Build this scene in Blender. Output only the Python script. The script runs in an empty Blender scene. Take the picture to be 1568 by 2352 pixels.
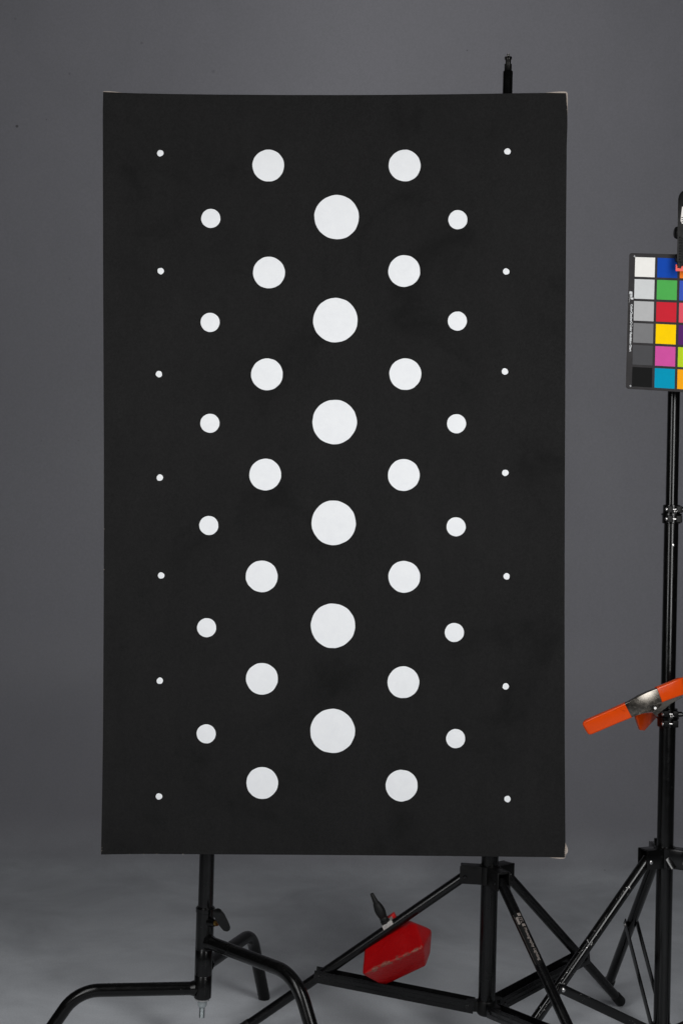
import bpy, bmesh, math, random
from mathutils import Vector, Matrix
from math import sin, cos, pi, radians

random.seed(7)
SC = bpy.context.scene
C = SC.collection

# ------------------------------------------------------------------ camera
F = 3267.0            # focal length in reference pixels (1568 wide) = 50 mm on 24 mm
CX, CY = 784.0, 1176.0
H = 1.127             # camera height
ROLL = 0.02
cam_d = bpy.data.cameras.new('camera')
cam = bpy.data.objects.new('camera', cam_d); C.objects.link(cam)
cam_d.sensor_fit = 'HORIZONTAL'; cam_d.sensor_width = 24.0; cam_d.lens = 24.0 * F / 1568.0
cam_d.clip_start = 0.05; cam_d.clip_end = 100
cam_d.dof.use_dof = True; cam_d.dof.focus_distance = 2.92; cam_d.dof.aperture_fstop = 9.0
cr, sr = cos(ROLL), sin(ROLL)
cam.matrix_world = Matrix(((cr, -sr, 0, 0), (0, 0, -1, 0), (sr, cr, 0, H), (0, 0, 0, 1)))
SC.camera = cam

# ------------------------------------------------------------------ world, lamps, exposure
w = bpy.data.worlds.new('World'); SC.world = w; w.use_nodes = True
w.node_tree.nodes['Background'].inputs[0].default_value = (0.9, 0.95, 1.0, 1)
w.node_tree.nodes['Background'].inputs[1].default_value = 0.006

def softbox(name, loc, target, size, power):
    l = bpy.data.lights.new(name, 'AREA'); l.shape = 'RECTANGLE'; l.size = size[0]; l.size_y = size[1]
    l.energy = power; l.color = (1.0, 1.0, 1.0)
    o = bpy.data.objects.new(name, l); C.objects.link(o)
    o.location = loc
    o.rotation_euler = (Vector(target) - Vector(loc)).to_track_quat('-Z', 'Y').to_euler()
    return o
softbox('softbox_lamp', (-1.02, 1.38, 1.46), (0.0, 2.95, 1.0), (0.5, 1.6), 18.4)
softbox('softbox_lamp', (0.92, 1.38, 1.46), (0.0, 2.95, 1.0), (0.5, 1.6), 23.1)
softbox('background_lamp', (0.25, 3.3, 3.3), (0.25, 5.05, 2.4), (1.2, 0.6), 3.0)

SC.view_settings.view_transform = 'Standard'
SC.view_settings.look = 'None'
SC.view_settings.exposure = 0.0
SC.view_settings.gamma = 1.0
SC.view_settings.use_curve_mapping = False
SC.render.engine = 'CYCLES'
SC.cycles.max_bounces = 8

# ------------------------------------------------------------------ pixel rays of the reference -> points in the room
def ray(x, y):
    u, v = (x - CX) / F, -(y - CY) / F
    return Vector((u * cr - v * sr, 1.0, u * sr + v * cr))
def P(x, y, d):
    r = ray(x, y); return Vector((r.x * d, d, H + r.z * d))
def on_height(x, y, z):
    r = ray(x, y); d = (z - H) / r.z
    return Vector((r.x * d, d, z))

# ------------------------------------------------------------------ materials
def new_mat(name):
    m = bpy.data.materials.new(name); m.use_nodes = True
    nt = m.node_tree; return m, nt, nt.nodes['Principled BSDF']
def lk(nt, a, b): nt.links.new(a, b)
def noise(nt, scale, detail=4, rough=0.55, vec=None, dist=0.0):
    n = nt.nodes.new('ShaderNodeTexNoise'); n.inputs['Scale'].default_value = scale
    n.inputs['Detail'].default_value = detail; n.inputs['Roughness'].default_value = rough
    n.inputs['Distortion'].default_value = dist
    if vec is not None: lk(nt, vec, n.inputs['Vector'])
    return n
def ramp(nt, src, stops):
    r = nt.nodes.new('ShaderNodeValToRGB'); e = r.color_ramp.elements
    while len(e) < len(stops): e.new(0.5)
    for i, (p, c) in enumerate(stops):
        e[i].position = p
        e[i].color = (c, c, c, 1) if not isinstance(c, tuple) else (*c, 1)
    lk(nt, src, r.inputs[0]); return r
def mixc(nt, fac, a, b, mode='MIX'):
    n = nt.nodes.new('ShaderNodeMix'); n.data_type = 'RGBA'; n.blend_type = mode
    for k, v in ((0, fac), (6, a), (7, b)):
        if hasattr(v, 'is_linked') or hasattr(v, 'links'): lk(nt, v, n.inputs[k])
        elif isinstance(v, tuple): n.inputs[k].default_value = (*v, 1)
        else: n.inputs[k].default_value = v
    return n.outputs[2]
def math_n(nt, op, a, b=None):
    n = nt.nodes.new('ShaderNodeMath'); n.operation = op
    for k, v in ((0, a), (1, b)):
        if v is None: continue
        if hasattr(v, 'links'): lk(nt, v, n.inputs[k])
        else: n.inputs[k].default_value = v
    return n.outputs[0]
def bump(nt, bsdf, h, strength, distance=0.001):
    b = nt.nodes.new('ShaderNodeBump'); b.inputs['Strength'].default_value = strength
    b.inputs['Distance'].default_value = distance
    lk(nt, h, b.inputs['Height']); lk(nt, b.outputs[0], bsdf.inputs['Normal']); return b
def coord(nt, kind='Object'):
    return nt.nodes.new('ShaderNodeTexCoord').outputs[kind]
def scaled(nt, vec, s):
    m = nt.nodes.new('ShaderNodeMapping'); m.inputs['Scale'].default_value = s
    lk(nt, vec, m.inputs['Vector']); return m.outputs[0]

def simple(name, col, rough=0.5, metal=0.0, spec=0.5, var=0.0, nscale=60, bmp=0.0, bscale=300):
    m, nt, b = new_mat(name)
    b.inputs['Roughness'].default_value = rough; b.inputs['Metallic'].default_value = metal
    b.inputs['Specular IOR Level'].default_value = spec
    co = coord(nt)
    n = noise(nt, nscale, 5, 0.6, co)
    lo = tuple(max(c * (1 - var), 0) for c in col); hi = tuple(c * (1 + var) for c in col)
    r = ramp(nt, n.outputs[0], [(0.3, lo), (0.7, hi)])
    lk(nt, r.outputs[0], b.inputs['Base Color'])
    rr = ramp(nt, n.outputs[0], [(0.25, max(rough - 0.06, 0.03)), (0.75, min(rough + 0.08, 1))])
    lk(nt, rr.outputs[0], b.inputs['Roughness'])
    if bmp: bump(nt, b, noise(nt, bscale, 3, 0.5, co).outputs[0], bmp)
    return m

def chipped(name, base, rough, amount, scale=420, spec=0.5):
    """black enamel with small bare-metal chips"""
    m, nt, b = new_mat(name)
    co = coord(nt)
    fine = noise(nt, scale, 2, 0.5, co)
    big = noise(nt, 22, 3, 0.6, co)
    s = math_n(nt, 'ADD', fine.outputs[0], math_n(nt, 'MULTIPLY', big.outputs[0], 0.32))
    k = ramp(nt, s, [(0.93 - amount, 0.0), (0.955 - amount, 1.0)])
    dust = ramp(nt, noise(nt, 90, 6, 0.7, co).outputs[0], [(0.45, base), (0.8, tuple(c * 1.6 + 0.0008 for c in base))])
    lk(nt, mixc(nt, k.outputs[0], dust.outputs[0], (0.55, 0.54, 0.52)), b.inputs['Base Color'])
    lk(nt, math_n(nt, 'MULTIPLY', k.outputs[0], 0.8), b.inputs['Metallic'])
    rr = ramp(nt, noise(nt, 35, 5, 0.6, co).outputs[0], [(0.3, rough - 0.05), (0.75, rough + 0.1)])
    lk(nt, mixc(nt, k.outputs[0], rr.outputs[0], (0.4, 0.4, 0.4)), b.inputs['Roughness'])
    b.inputs['Specular IOR Level'].default_value = spec
    inv = math_n(nt, 'SUBTRACT', 1.0, k.outputs[0])
    bump(nt, b, inv, 0.35, 0.0004)
    return m

# backdrop -----------------------------------------------------------
def mat_backdrop():
    m, nt, b = new_mat('grey_backdrop')
    co = coord(nt)
    big = noise(nt, 0.9, 5, 0.6, co, 0.6)
    mid = noise(nt, 5.0, 6, 0.6, scaled(nt, co, (1.0, 0.5, 0.6)), 0.4)
    base = ramp(nt, big.outputs[0], [(0.3, (0.372, 0.371, 0.408)), (0.7, (0.412, 0.407, 0.449))])
    c = mixc(nt, 0.5, base.outputs[0], ramp(nt, mid.outputs[0], [(0.3, (0.362, 0.363, 0.396)), (0.72, (0.422, 0.417, 0.458))]).outputs[0])
    # extra light on the floor painted into the colour, fading out with height
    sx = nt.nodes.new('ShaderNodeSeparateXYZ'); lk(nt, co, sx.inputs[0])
    floor_light_mask = ramp(nt, sx.outputs[2], [(0.0, 1.0), (0.03, 0.45), (0.12, 0.08), (0.4, 0.0)])
    floor_light_mask.color_ramp.interpolation = 'EASE'
    floor_light_col = ramp(nt, noise(nt, 3.2, 7, 0.65, co, 0.5).outputs[0], [(0.28, (0.50, 0.52, 0.548)), (0.5, (0.63, 0.655, 0.688)), (0.72, (0.76, 0.79, 0.825))])
    c = mixc(nt, floor_light_mask.outputs[0], c, floor_light_col.outputs[0])
    # a few dark specks of dirt
    v = nt.nodes.new('ShaderNodeTexVoronoi'); v.inputs['Scale'].default_value = 7.0; lk(nt, co, v.inputs['Vector'])
    pick = nt.nodes.new('ShaderNodeSeparateColor'); lk(nt, v.outputs['Color'], pick.inputs[0])
    rad = math_n(nt, 'MULTIPLY', math_n(nt, 'POWER', pick.outputs[0], 9.0), 0.06)
    sp = math_n(nt, 'LESS_THAN', v.outputs['Distance'], rad)
    c = mixc(nt, math_n(nt, 'MULTIPLY', sp, 0.62), c, (0.06, 0.06, 0.06))
    # single stains on the hanging part
    for (sx_, sy_, sr_, k_) in ((39, 289, 3.0, 0.75), (107, 274, 1.3, 0.6), (160, 168, 2.6, 0.3), (35, 42, 3.0, 0.2), (325, 98, 2.6, 0.3), (490, 163, 3.6, 0.22), (160, 640, 2.2, 0.2), (182, 748, 2.2, 0.2), (95, 1012, 2.0, 0.25), (181, 1012, 1.6, 0.3), (1664, 1900, 1.5, 0.4)):
        q = P(sx_, sy_, 5.05)
        vm = nt.nodes.new('ShaderNodeVectorMath'); vm.operation = 'DISTANCE'; lk(nt, co, vm.inputs[0]); vm.inputs[1].default_value = q
        rm = nt.nodes.new('ShaderNodeMapRange'); lk(nt, vm.outputs['Value'], rm.inputs[0])
        rm.inputs[1].default_value = 0.035 if abs(q.x) < 0 else sr_ * 0.0020; rm.inputs[2].default_value = sr_ * 0.0012
        rm.inputs[3].default_value = 0.0; rm.inputs[4].default_value = k_
        c = mixc(nt, rm.outputs[0], c, (0.05, 0.05, 0.05))
    # scuffs
    sc = ramp(nt, noise(nt, 14, 8, 0.75, scaled(nt, co, (1.0, 1.0, 1.0)), 1.2).outputs[0], [(0.66, 0.0), (0.74, 0.22)])
    c = mixc(nt, sc.outputs[0], c, (0.20, 0.20, 0.21))
    gr = ramp(nt, noise(nt, 230, 2, 0.6, co).outputs[0], [(0.3, 0.93), (0.7, 1.07)])
    c = mixc(nt, 1.0, c, gr.outputs[0], 'MULTIPLY')
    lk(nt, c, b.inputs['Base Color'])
    rr = ramp(nt, mid.outputs[0], [(0.3, 0.44), (0.7, 0.58)])
    lk(nt, rr.outputs[0], b.inputs['Roughness'])
    b.inputs['Specular IOR Level'].default_value = 0.45
    h = math_n(nt, 'ADD', noise(nt, 260, 3, 0.6, co).outputs[0], math_n(nt, 'MULTIPLY', noise(nt, 30, 4, 0.6, co).outputs[0], 2.0))
    bump(nt, b, h, 0.22, 0.0012)
    return m

def mat_canvas():
    m, nt, b = new_mat('black_canvas_paint')
    co = coord(nt)
    patch = noise(nt, 4.0, 6, 0.62, co, 0.5)
    grain = noise(nt, 330, 4, 0.7, co)
    strokes = noise(nt, 30, 5, 0.65, scaled(nt, co, (1, 1, 0.25)))
    dark = ramp(nt, patch.outputs[0], [(0.33, (0.0058, 0.0058, 0.0058)), (0.45, (0.0092, 0.0091, 0.0091)), (0.7, (0.0100, 0.0098, 0.0098))])
    g = ramp(nt, grain.outputs[0], [(0.32, 0.62), (0.68, 1.32)])
    c = mixc(nt, 1.0, dark.outputs[0], g.outputs[0], 'MULTIPLY')
    s = ramp(nt, strokes.outputs[0], [(0.35, 0.93), (0.7, 1.08)])
    c = mixc(nt, 1.0, c, s.outputs[0], 'MULTIPLY')
    v = nt.nodes.new('ShaderNodeTexVoronoi'); v.inputs['Scale'].default_value = 22.0; lk(nt, co, v.inputs['Vector'])
    pick = nt.nodes.new('ShaderNodeSeparateColor'); lk(nt, v.outputs['Color'], pick.inputs[0])
    rad = math_n(nt, 'MULTIPLY', math_n(nt, 'POWER', pick.outputs[1], 10.0), 0.022)
    sp = math_n(nt, 'LESS_THAN', v.outputs['Distance'], rad)
    c = mixc(nt, math_n(nt, 'MULTIPLY', sp, 0.5), c, (0.25, 0.25, 0.25))
    lk(nt, c, b.inputs['Base Color'])
    rr = ramp(nt, patch.outputs[0], [(0.33, 0.82), (0.65, 0.74)])
    lk(nt, rr.outputs[0], b.inputs['Roughness'])
    b.inputs['Specular IOR Level'].default_value = 0.16
    # woven cloth
    wx = nt.nodes.new('ShaderNodeTexWave'); wx.bands_direction = 'X'; wx.inputs['Scale'].default_value = 260; wx.inputs['Distortion'].default_value = 1.5
    wz = nt.nodes.new('ShaderNodeTexWave'); wz.bands_direction = 'Z'; wz.inputs['Scale'].default_value = 260; wz.inputs['Distortion'].default_value = 1.5
    lk(nt, co, wx.inputs['Vector']); lk(nt, co, wz.inputs['Vector'])
    h = math_n(nt, 'ADD', math_n(nt, 'ADD', wx.outputs['Fac'], wz.outputs['Fac']), math_n(nt, 'MULTIPLY', grain.outputs[0], 1.5))
    bump(nt, b, h, 0.35, 0.0005)
    return m

def mat_dot():
    m, nt, b = new_mat('white_dot_paint')
    co = coord(nt)
    n = noise(nt, 45, 6, 0.65, co, 0.8)
    f = noise(nt, 350, 3, 0.6, co)
    r = ramp(nt, n.outputs[0], [(0.3, (0.785, 0.797, 0.815)), (0.55, (0.81, 0.822, 0.836)), (0.75, (0.83, 0.84, 0.85))])
    lk(nt, r.outputs[0], b.inputs['Base Color'])
    b.inputs['Roughness'].default_value = 0.62
    b.inputs['Specular IOR Level'].default_value = 0.3
    bump(nt, b, math_n(nt, 'ADD', n.outputs[0], f.outputs[0]), 0.25, 0.0005)
    return m

def mat_weight():
    m, nt, b = new_mat('worn_red_enamel')
    co = coord(nt)
    at = nt.nodes.new('ShaderNodeAttribute'); at.attribute_name = 'wear'
    n = noise(nt, 70, 6, 0.7, co, 0.3)
    f = noise(nt, 420, 2, 0.5, co)
    k = math_n(nt, 'ADD', at.outputs['Fac'], math_n(nt, 'MULTIPLY', math_n(nt, 'SUBTRACT', n.outputs[0], 0.5), 2.3))
    mask = ramp(nt, k, [(0.72, 0.0), (0.92, 0.8)])
    red = ramp(nt, noise(nt, 12, 4, 0.6, co).outputs[0], [(0.3, (0.29, 0.0012, 0.0025)), (0.7, (0.38, 0.0025, 0.0035))])
    prim = ramp(nt, f.outputs[0], [(0.35, (0.09, 0.035, 0.025)), (0.65, (0.27, 0.14, 0.10))])
    lk(nt, mixc(nt, mask.outputs[0], red.outputs[0], prim.outputs[0]), b.inputs['Base Color'])
    rr = ramp(nt, mask.outputs[0], [(0.0, 0.34), (1.0, 0.6)])
    lk(nt, rr.outputs[0], b.inputs['Roughness'])
    h = math_n(nt, 'SUBTRACT', noise(nt, 170, 3, 0.6, co).outputs[0], math_n(nt, 'MULTIPLY', mask.outputs[0], 0.3))
    bump(nt, b, h, 0.9, 0.0022)
    b.inputs['Specular IOR Level'].default_value = 0.26
    return m

M = {}
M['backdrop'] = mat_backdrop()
M['canvas'] = mat_canvas()
M['dot'] = mat_dot()
M['raw'] = simple('raw_canvas_cloth', (0.40, 0.345, 0.30), 0.9, 0, 0.1, 0.12, 120, 0.5, 700)
M['wood'] = simple('stretcher_pine', (0.45, 0.32, 0.19), 0.7, 0, 0.3, 0.2, 30, 0.2, 200)
M['cblack'] = chipped('gloss_black_enamel', (0.0022, 0.0022, 0.0022), 0.22, -0.015, 420, 0.3)
M['satin'] = chipped('satin_black_anodised', (0.0024, 0.0024, 0.0026), 0.24, -0.06, 420, 0.28)
M['plastic'] = simple('black_moulded_plastic', (0.0036, 0.0036, 0.0036), 0.42, 0, 0.2, 0.3, 90, 0.1, 700)
M['enamel'] = chipped('black_enamel_tube', (0.0018, 0.0018, 0.0018), 0.19, -0.03, 420, 0.38)
M['chippy'] = chipped('badly_chipped_black_enamel', (0.0018, 0.0018, 0.0018), 0.17, 0.075, 260, 0.4)
M['clip'] = simple('black_clip_plastic', (0.0028, 0.0028, 0.0028), 0.35, 0, 0.1, 0.3, 90)
M['steel'] = simple('bright_steel', (0.55, 0.54, 0.53), 0.3, 1.0, 0.5, 0.15, 120)
M['zinc'] = simple('zinc_plated_steel', (0.42, 0.46, 0.47), 0.42, 0.9, 0.5, 0.15, 200)
M['nylon'] = simple('grey_nylon_bushing', (0.30, 0.33, 0.34), 0.5, 0, 0.4, 0.1, 60)
M['darksteel'] = simple('dark_polished_steel', (0.22, 0.215, 0.205), 0.2, 1.0, 0.5, 0.2, 90)
M['brass'] = simple('dull_brass', (0.35, 0.22, 0.06), 0.4, 1.0)
M['red'] = mat_weight()
M['clampblock'] = simple('cast_aluminium_block', (0.55, 0.53, 0.50), 0.45, 0.7, 0.5, 0.15, 150)
M['rubber'] = simple('black_rubber_grip', (0.006, 0.006, 0.006), 0.5, 0, 0.22, 0.25, 140, 0.2, 500)

def mat_orange():
    m, nt, b = new_mat('orange_vinyl_dip')
    co = coord(nt)
    n = noise(nt, 55, 7, 0.7, co, 0.8)
    r = ramp(nt, n.outputs[0], [(0.28, (0.26, 0.022, 0.003)), (0.38, (0.62, 0.056, 0.003)), (0.8, (0.70, 0.070, 0.005))])
    lk(nt, r.outputs[0], b.inputs['Base Color'])
    b.inputs['Roughness'].default_value = 0.16
    b.inputs['Specular IOR Level'].default_value = 0.22
    bump(nt, b, noise(nt, 40, 3, 0.5, co).outputs[0], 0.2, 0.002)
    return m
M['orange'] = mat_orange()
M['redpad'] = simple('red_jaw_plastic', (0.75, 0.06, 0.03), 0.4, 0, 0.4, 0.05)
M['nickel'] = simple('nickel_plated_steel', (0.17, 0.155, 0.135), 0.24, 1.0, 0.5, 0.12, 160)
def mat_print(name, col, rough=0.45):
    return simple(name, col, rough, 0, 0.4, 0.05, 80)
M['chart'] = simple('chart_dark_card', (0.036, 0.034, 0.035), 0.62, 0, 0.1, 0.18, 50)
M['white_ink'] = mat_print('white_ink', (0.75, 0.76, 0.77))
M['label_ink'] = mat_print('label_ink', (0.19, 0.165, 0.15))
M['label_red'] = mat_print('label_red_ink', (0.25, 0.03, 0.02))
M['sticker'] = mat_print('white_sticker', (0.75, 0.70, 0.66))

# ------------------------------------------------------------------ mesh helpers
def thing(name, loc, label, cat, group=None):
    o = bpy.data.objects.new(name, None); C.objects.link(o)
    o.location = loc; o['label'] = label; o['category'] = cat
    o.empty_display_size = 0.05
    if group: o['group'] = group
    return o
def root_loc(p):
    v = Vector((0, 0, 0))
    while p is not None: v += Vector(p.location); p = p.parent
    return v
def obj(name, vf, mat, parent=None, smooth=35, label=None):
    v, f = vf
    off = root_loc(parent)
    me = bpy.data.meshes.new(name)
    me.from_pydata([tuple(Vector(a) - off) for a in v], [], [tuple(q) for q in f]); me.update()
    bm = bmesh.new(); bm.from_mesh(me); bmesh.ops.recalc_face_normals(bm, faces=bm.faces); bm.to_mesh(me); bm.free()
    if smooth:
        me.shade_smooth(); me.set_sharp_from_angle(angle=radians(smooth))
    me.materials.append(M[mat] if isinstance(mat, str) else mat)
    o = bpy.data.objects.new(name, me); C.objects.link(o)
    if parent is not None: o.parent = parent
    if label: o['label'] = label
    return o
def join(*vfs):
    V, Fc = [], []
    for v, f in vfs:
        n = len(V); V += [Vector(a) for a in v]; Fc += [[i + n for i in q] for q in f]
    return V, Fc
def perp(d):
    d = d.normalized(); a = Vector((0, 0, 1)) if abs(d.z) < 0.9 else Vector((1, 0, 0))
    x = d.cross(a).normalized(); return x, d.cross(x).normalized()
def tube(pts, r, n=24, cap=True, flat=1.0):
    pts = [Vector(p) for p in pts]
    rs = r if isinstance(r, (list, tuple)) else [r] * len(pts)
    V, Fc = [], []
    t0 = (pts[1] - pts[0]).normalized(); x, y = perp(t0)
    for i, p in enumerate(pts):
        if i == 0: t = t0
        elif i == len(pts) - 1: t = (pts[i] - pts[i - 1]).normalized()
        else: t = ((pts[i + 1] - pts[i]).normalized() + (pts[i] - pts[i - 1]).normalized()).normalized()
        x = (x - t * x.dot(t)).normalized(); y = t.cross(x).normalized()
        for k in range(n):
            a = 2 * pi * k / n
            V.append(p + x * cos(a) * rs[i] + y * sin(a) * rs[i] * flat)
    for i in range(len(pts) - 1):
        for k in range(n):
            Fc.append([i * n + k, i * n + (k + 1) % n, (i + 1) * n + (k + 1) % n, (i + 1) * n + k])
    if cap:
        Fc.append(list(range(n))[::-1]); Fc.append([(len(pts) - 1) * n + k for k in range(n)])
    return V, Fc
def lathe(a, b, prof, n=28):
    """prof: (fraction along a->b, radius)"""
    a, b = Vector(a), Vector(b); d = b - a; x, y = perp(d)
    V, Fc = [], []
    for t, r in prof:
        for k in range(n):
            an = 2 * pi * k / n; V.append(a + d * t + (x * cos(an) + y * sin(an)) * r)
    for i in range(len(prof) - 1):
        for k in range(n):
            Fc.append([i * n + k, i * n + (k + 1) % n, (i + 1) * n + (k + 1) % n, (i + 1) * n + k])
    Fc.append(list(range(n))[::-1]); Fc.append([(len(prof) - 1) * n + k for k in range(n)])
    return V, Fc
def box(c, ax, ay, az, hx, hy, hz, bev=0.0, seg=2):
    c = Vector(c); bm = bmesh.new(); bmesh.ops.create_cube(bm, size=2.0)
    for v in bm.verts: v.co = Vector((v.co.x * hx, v.co.y * hy, v.co.z * hz))
    if bev: bmesh.ops.bevel(bm, geom=list(bm.edges), offset=bev, segments=seg, affect='EDGES', profile=0.6)
    ax, ay, az = Vector(ax).normalized(), Vector(ay).normalized(), Vector(az).normalized()
    bm.verts.index_update()
    V = [c + ax * v.co.x + ay * v.co.y + az * v.co.z for v in bm.verts]
    Fc = [[v.index for v in f.verts] for f in bm.faces]; bm.free(); return V, Fc
def beam(a, b, w, h, up=(0, 0, 1), bev=0.001):
    """bar from a to b, w across, h along up"""
    a, b = Vector(a), Vector(b); d = (b - a); L = d.length; d.normalize()
    s = d.cross(Vector(up)).normalized(); u = s.cross(d).normalized()
    return box((a + b) / 2, d, s, u, L / 2, w / 2, h / 2, bev)
def prism(poly, ext, bev=0.0):
    """flat polygon (3-D points) extruded by vector ext"""
    bm = bmesh.new(); ext = Vector(ext)
    a = [bm.verts.new(Vector(p)) for p in poly]; b = [bm.verts.new(Vector(p) + ext) for p in poly]
    n = len(poly); bm.faces.new(a); bm.faces.new(b[::-1])
    for i in range(n): bm.faces.new([a[i], b[i], b[(i + 1) % n], a[(i + 1) % n]])
    if bev: bmesh.ops.bevel(bm, geom=list(bm.edges), offset=bev, segments=2, affect='EDGES', profile=0.6)
    bm.verts.index_update()
    r = [v.co.copy() for v in bm.verts], [[v.index for v in f.verts] for f in bm.faces]; bm.free(); return r
def hull(pts, bev=0.0, seg=3):
    bm = bmesh.new()
    for p in pts: bm.verts.new(Vector(p))
    bmesh.ops.convex_hull(bm, input=list(bm.verts))
    bmesh.ops.dissolve_limit(bm, angle_limit=radians(6), verts=list(bm.verts), edges=list(bm.edges))
    lo = [v for v in bm.verts if not v.link_faces]
    if lo: bmesh.ops.delete(bm, geom=lo, context='VERTS')
    segs = [(e.verts[0].co.copy(), e.verts[1].co.copy()) for e in bm.edges]
    if bev: bmesh.ops.bevel(bm, geom=list(bm.edges), offset=bev, segments=seg, affect='EDGES', profile=0.6, clamp_overlap=True)
    return bm, segs
def bm_vf(bm):
    bm.verts.index_update()
    r = [v.co.copy() for v in bm.verts], [[v.index for v in f.verts] for f in bm.faces]; bm.free(); return r
def lerp(a, b, t): return Vector(a) + (Vector(b) - Vector(a)) * t
def interp(tab, n):
    """resample a polyline of 2-D points to n points by arclength"""
    L = [0]
    for a, b in zip(tab, tab[1:]): L.append(L[-1] + math.dist(a, b))
    out = []
    for i in range(n):
        s = L[-1] * i / (n - 1); k = 0
        while k < len(L) - 2 and L[k + 1] < s: k += 1
        t = (s - L[k]) / max(L[k + 1] - L[k], 1e-9)
        out.append((tab[k][0] + (tab[k + 1][0] - tab[k][0]) * t, tab[k][1] + (tab[k + 1][1] - tab[k][1]) * t))
    return out
def text_mesh(body, size, origin, ex, ey, n, bold=0.0, width=None):
    """text lying in the plane ex (reading), ey (letter up), lifted along n; returns verts, faces"""
    cu = bpy.data.curves.new('lettering', 'FONT'); cu.body = body; cu.size = size
    cu.offset = bold; cu.resolution_u = 3
    o = bpy.data.objects.new('lettering', cu); C.objects.link(o)
    dg = bpy.context.evaluated_depsgraph_get(); dg.update()
    me = bpy.data.meshes.new_from_object(o.evaluated_get(dg))
    V = [v.co.copy() for v in me.vertices]; Fc = [list(p.vertices) for p in me.polygons]
    C.objects.unlink(o); bpy.data.objects.remove(o); bpy.data.curves.remove(cu); bpy.data.meshes.remove(me)
    x0 = min(v.x for v in V); x1 = max(v.x for v in V)
    k = (width / (x1 - x0)) if width else 1.0
    ex, ey, n, origin = Vector(ex), Vector(ey), Vector(n), Vector(origin)
    return [origin + ex * ((v.x - x0) * k) + ey * v.y + n for v in V], Fc

# ------------------------------------------------------------------ the setting: one seamless sweep
WALL, RAD = 5.05, 0.75
prof = [(-0.6, 0.0)] + [(-0.6 + (WALL - RAD + 0.6) * i / 12, 0.0) for i in range(1, 13)]
prof += [(WALL - RAD + RAD * sin(a), RAD - RAD * cos(a)) for a in [pi / 2 * i / 24 for i in range(1, 25)]]
prof += [(WALL, RAD + (4.2 - RAD) * i / 8) for i in range(1, 9)]
NX = 40; V, Fc = [], []
for (yy, zz) in prof:
    for i in range(NX + 1):
        x = -4.2 + 8.4 * i / NX
        k = max(0.0, min(1.0, zz / 1.0))
        V.append((x, yy, zz))
for j in range(len(prof) - 1):
    for i in range(NX):
        a = j * (NX + 1) + i; Fc.append([a, a + 1, a + NX + 2, a + NX + 1])
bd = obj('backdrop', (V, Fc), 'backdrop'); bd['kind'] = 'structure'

# ------------------------------------------------------------------ the painting
DF, DB = 2.90, 2.935        # front and back of the canvas
top = [(237, 210), (262, 211.2), (300, 213), (400, 215), (500, 216.3), (650, 217.3), (780, 217.5), (900, 217), (1065, 215.2), (1165, 213.6), (1250, 212.3), (1285, 212.2), (1299, 213)]
right = [(1299, 213), (1302.2, 217), (1302.5, 262), (1303.4, 268), (1301, 330), (1299.6, 500), (1297.6, 815), (1296.2, 1100), (1295.6, 1390), (1296.2, 1700), (1298, 1930), (1298.2, 1965), (1296.5, 1970)]
bottom = [(232, 1963.5), (280, 1962.6), (344, 1962), (519, 1963), (735, 1964.2), (1000, 1966.5), (1274, 1969.6), (1296.5, 1970)]
left = [(237, 210), (236, 217), (236.4, 400), (236.8, 572), (238.2, 850), (239, 1005), (239.2, 1200), (238.5, 1390), (236.8, 1675), (234.5, 1830), (232, 1963.5)]
painting = thing('dot_painting', P(765, 1965, 2.92), 'tall black canvas painted with columns of white dots, held upright before the stands', 'painting')
nu, nv = 28, 44
T, B, Lf, R = interp(top, nu + 1), interp(bottom, nu + 1), interp(left, nv + 1), interp(right, nv + 1)
def coons(i, j):
    u, v = i / nu, j / nv
    def a2(p, k): return (p[0] * k, p[1] * k)
    out = []
    for c in (0, 1):
        s = (1 - v) * T[i][c] + v * B[i][c] + (1 - u) * Lf[j][c] + u * R[j][c]
        s -= (1 - u) * (1 - v) * T[0][c] + u * (1 - v) * T[-1][c] + (1 - u) * v * B[0][c] + u * v * B[-1][c]
        out.append(s)
    return out
V, Fc = [], []
for j in range(nv + 1):
    for i in range(nu + 1):
        x, y = coons(i, j); V.append(P(x, y, DF))
for j in range(nv):
    for i in range(nu):
        a = j * (nu + 1) + i; Fc.append([a, a + 1, a + nu + 2, a + nu + 1])
rim = [i for i in range(nu + 1)] + [j * (nu + 1) + nu for j in range(1, nv + 1)] + [nv * (nu + 1) + i for i in range(nu - 1, -1, -1)] + [j * (nu + 1) for j in range(nv - 1, 0, -1)]
cen = P(767, 1090, DF)
b1 = len(V)
for k in rim:      # rounded shoulder then the side of the stretched cloth
    p = V[k]; out = (p - cen); out.y = 0; out.normalize()
    V.append(p + Vector((0, 0.0025, 0)) + out * 0.0009)
b2 = len(V)
for k in rim:
    p = V[k]; V.append(p + Vector((0, DB - DF, 0)))
m_ = len(rim)
for k in range(m_):
    q = (k + 1) % m_
    Fc.append([rim[k], rim[q], b1 + q, b1 + k]); Fc.append([b1 + k, b1 + q, b2 + q, b2 + k])
obj('canvas', (V, Fc), 'canvas', painting, 50)
# stretcher bars closing the back
inn = [(244, 222), (1292, 224), (1290, 1960), (242, 1957)]
def qp(x, y): return P(x, y, DB)
for (x0, y0, x1, y1, wd, nm) in ((246, 250, 1290, 250, 0.045, 'h'), (244, 1930, 1288, 1930, 0.045, 'h'), (268, 300, 268, 1880, 0.045, 'v'), (1266, 300, 1266, 1880, 0.045, 'v'), (310, 1090, 1226, 1090, 0.04, 'h')):
    a, b_ = P(x0, y0, DB - 0.009), P(x1, y1, DB - 0.009)
    obj('stretcher_bar', beam(a, b_, 0.016, wd, (0, 0, 1) if nm == 'h' else (1, 0, 0), 0.0015), 'wood', painting)
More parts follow.
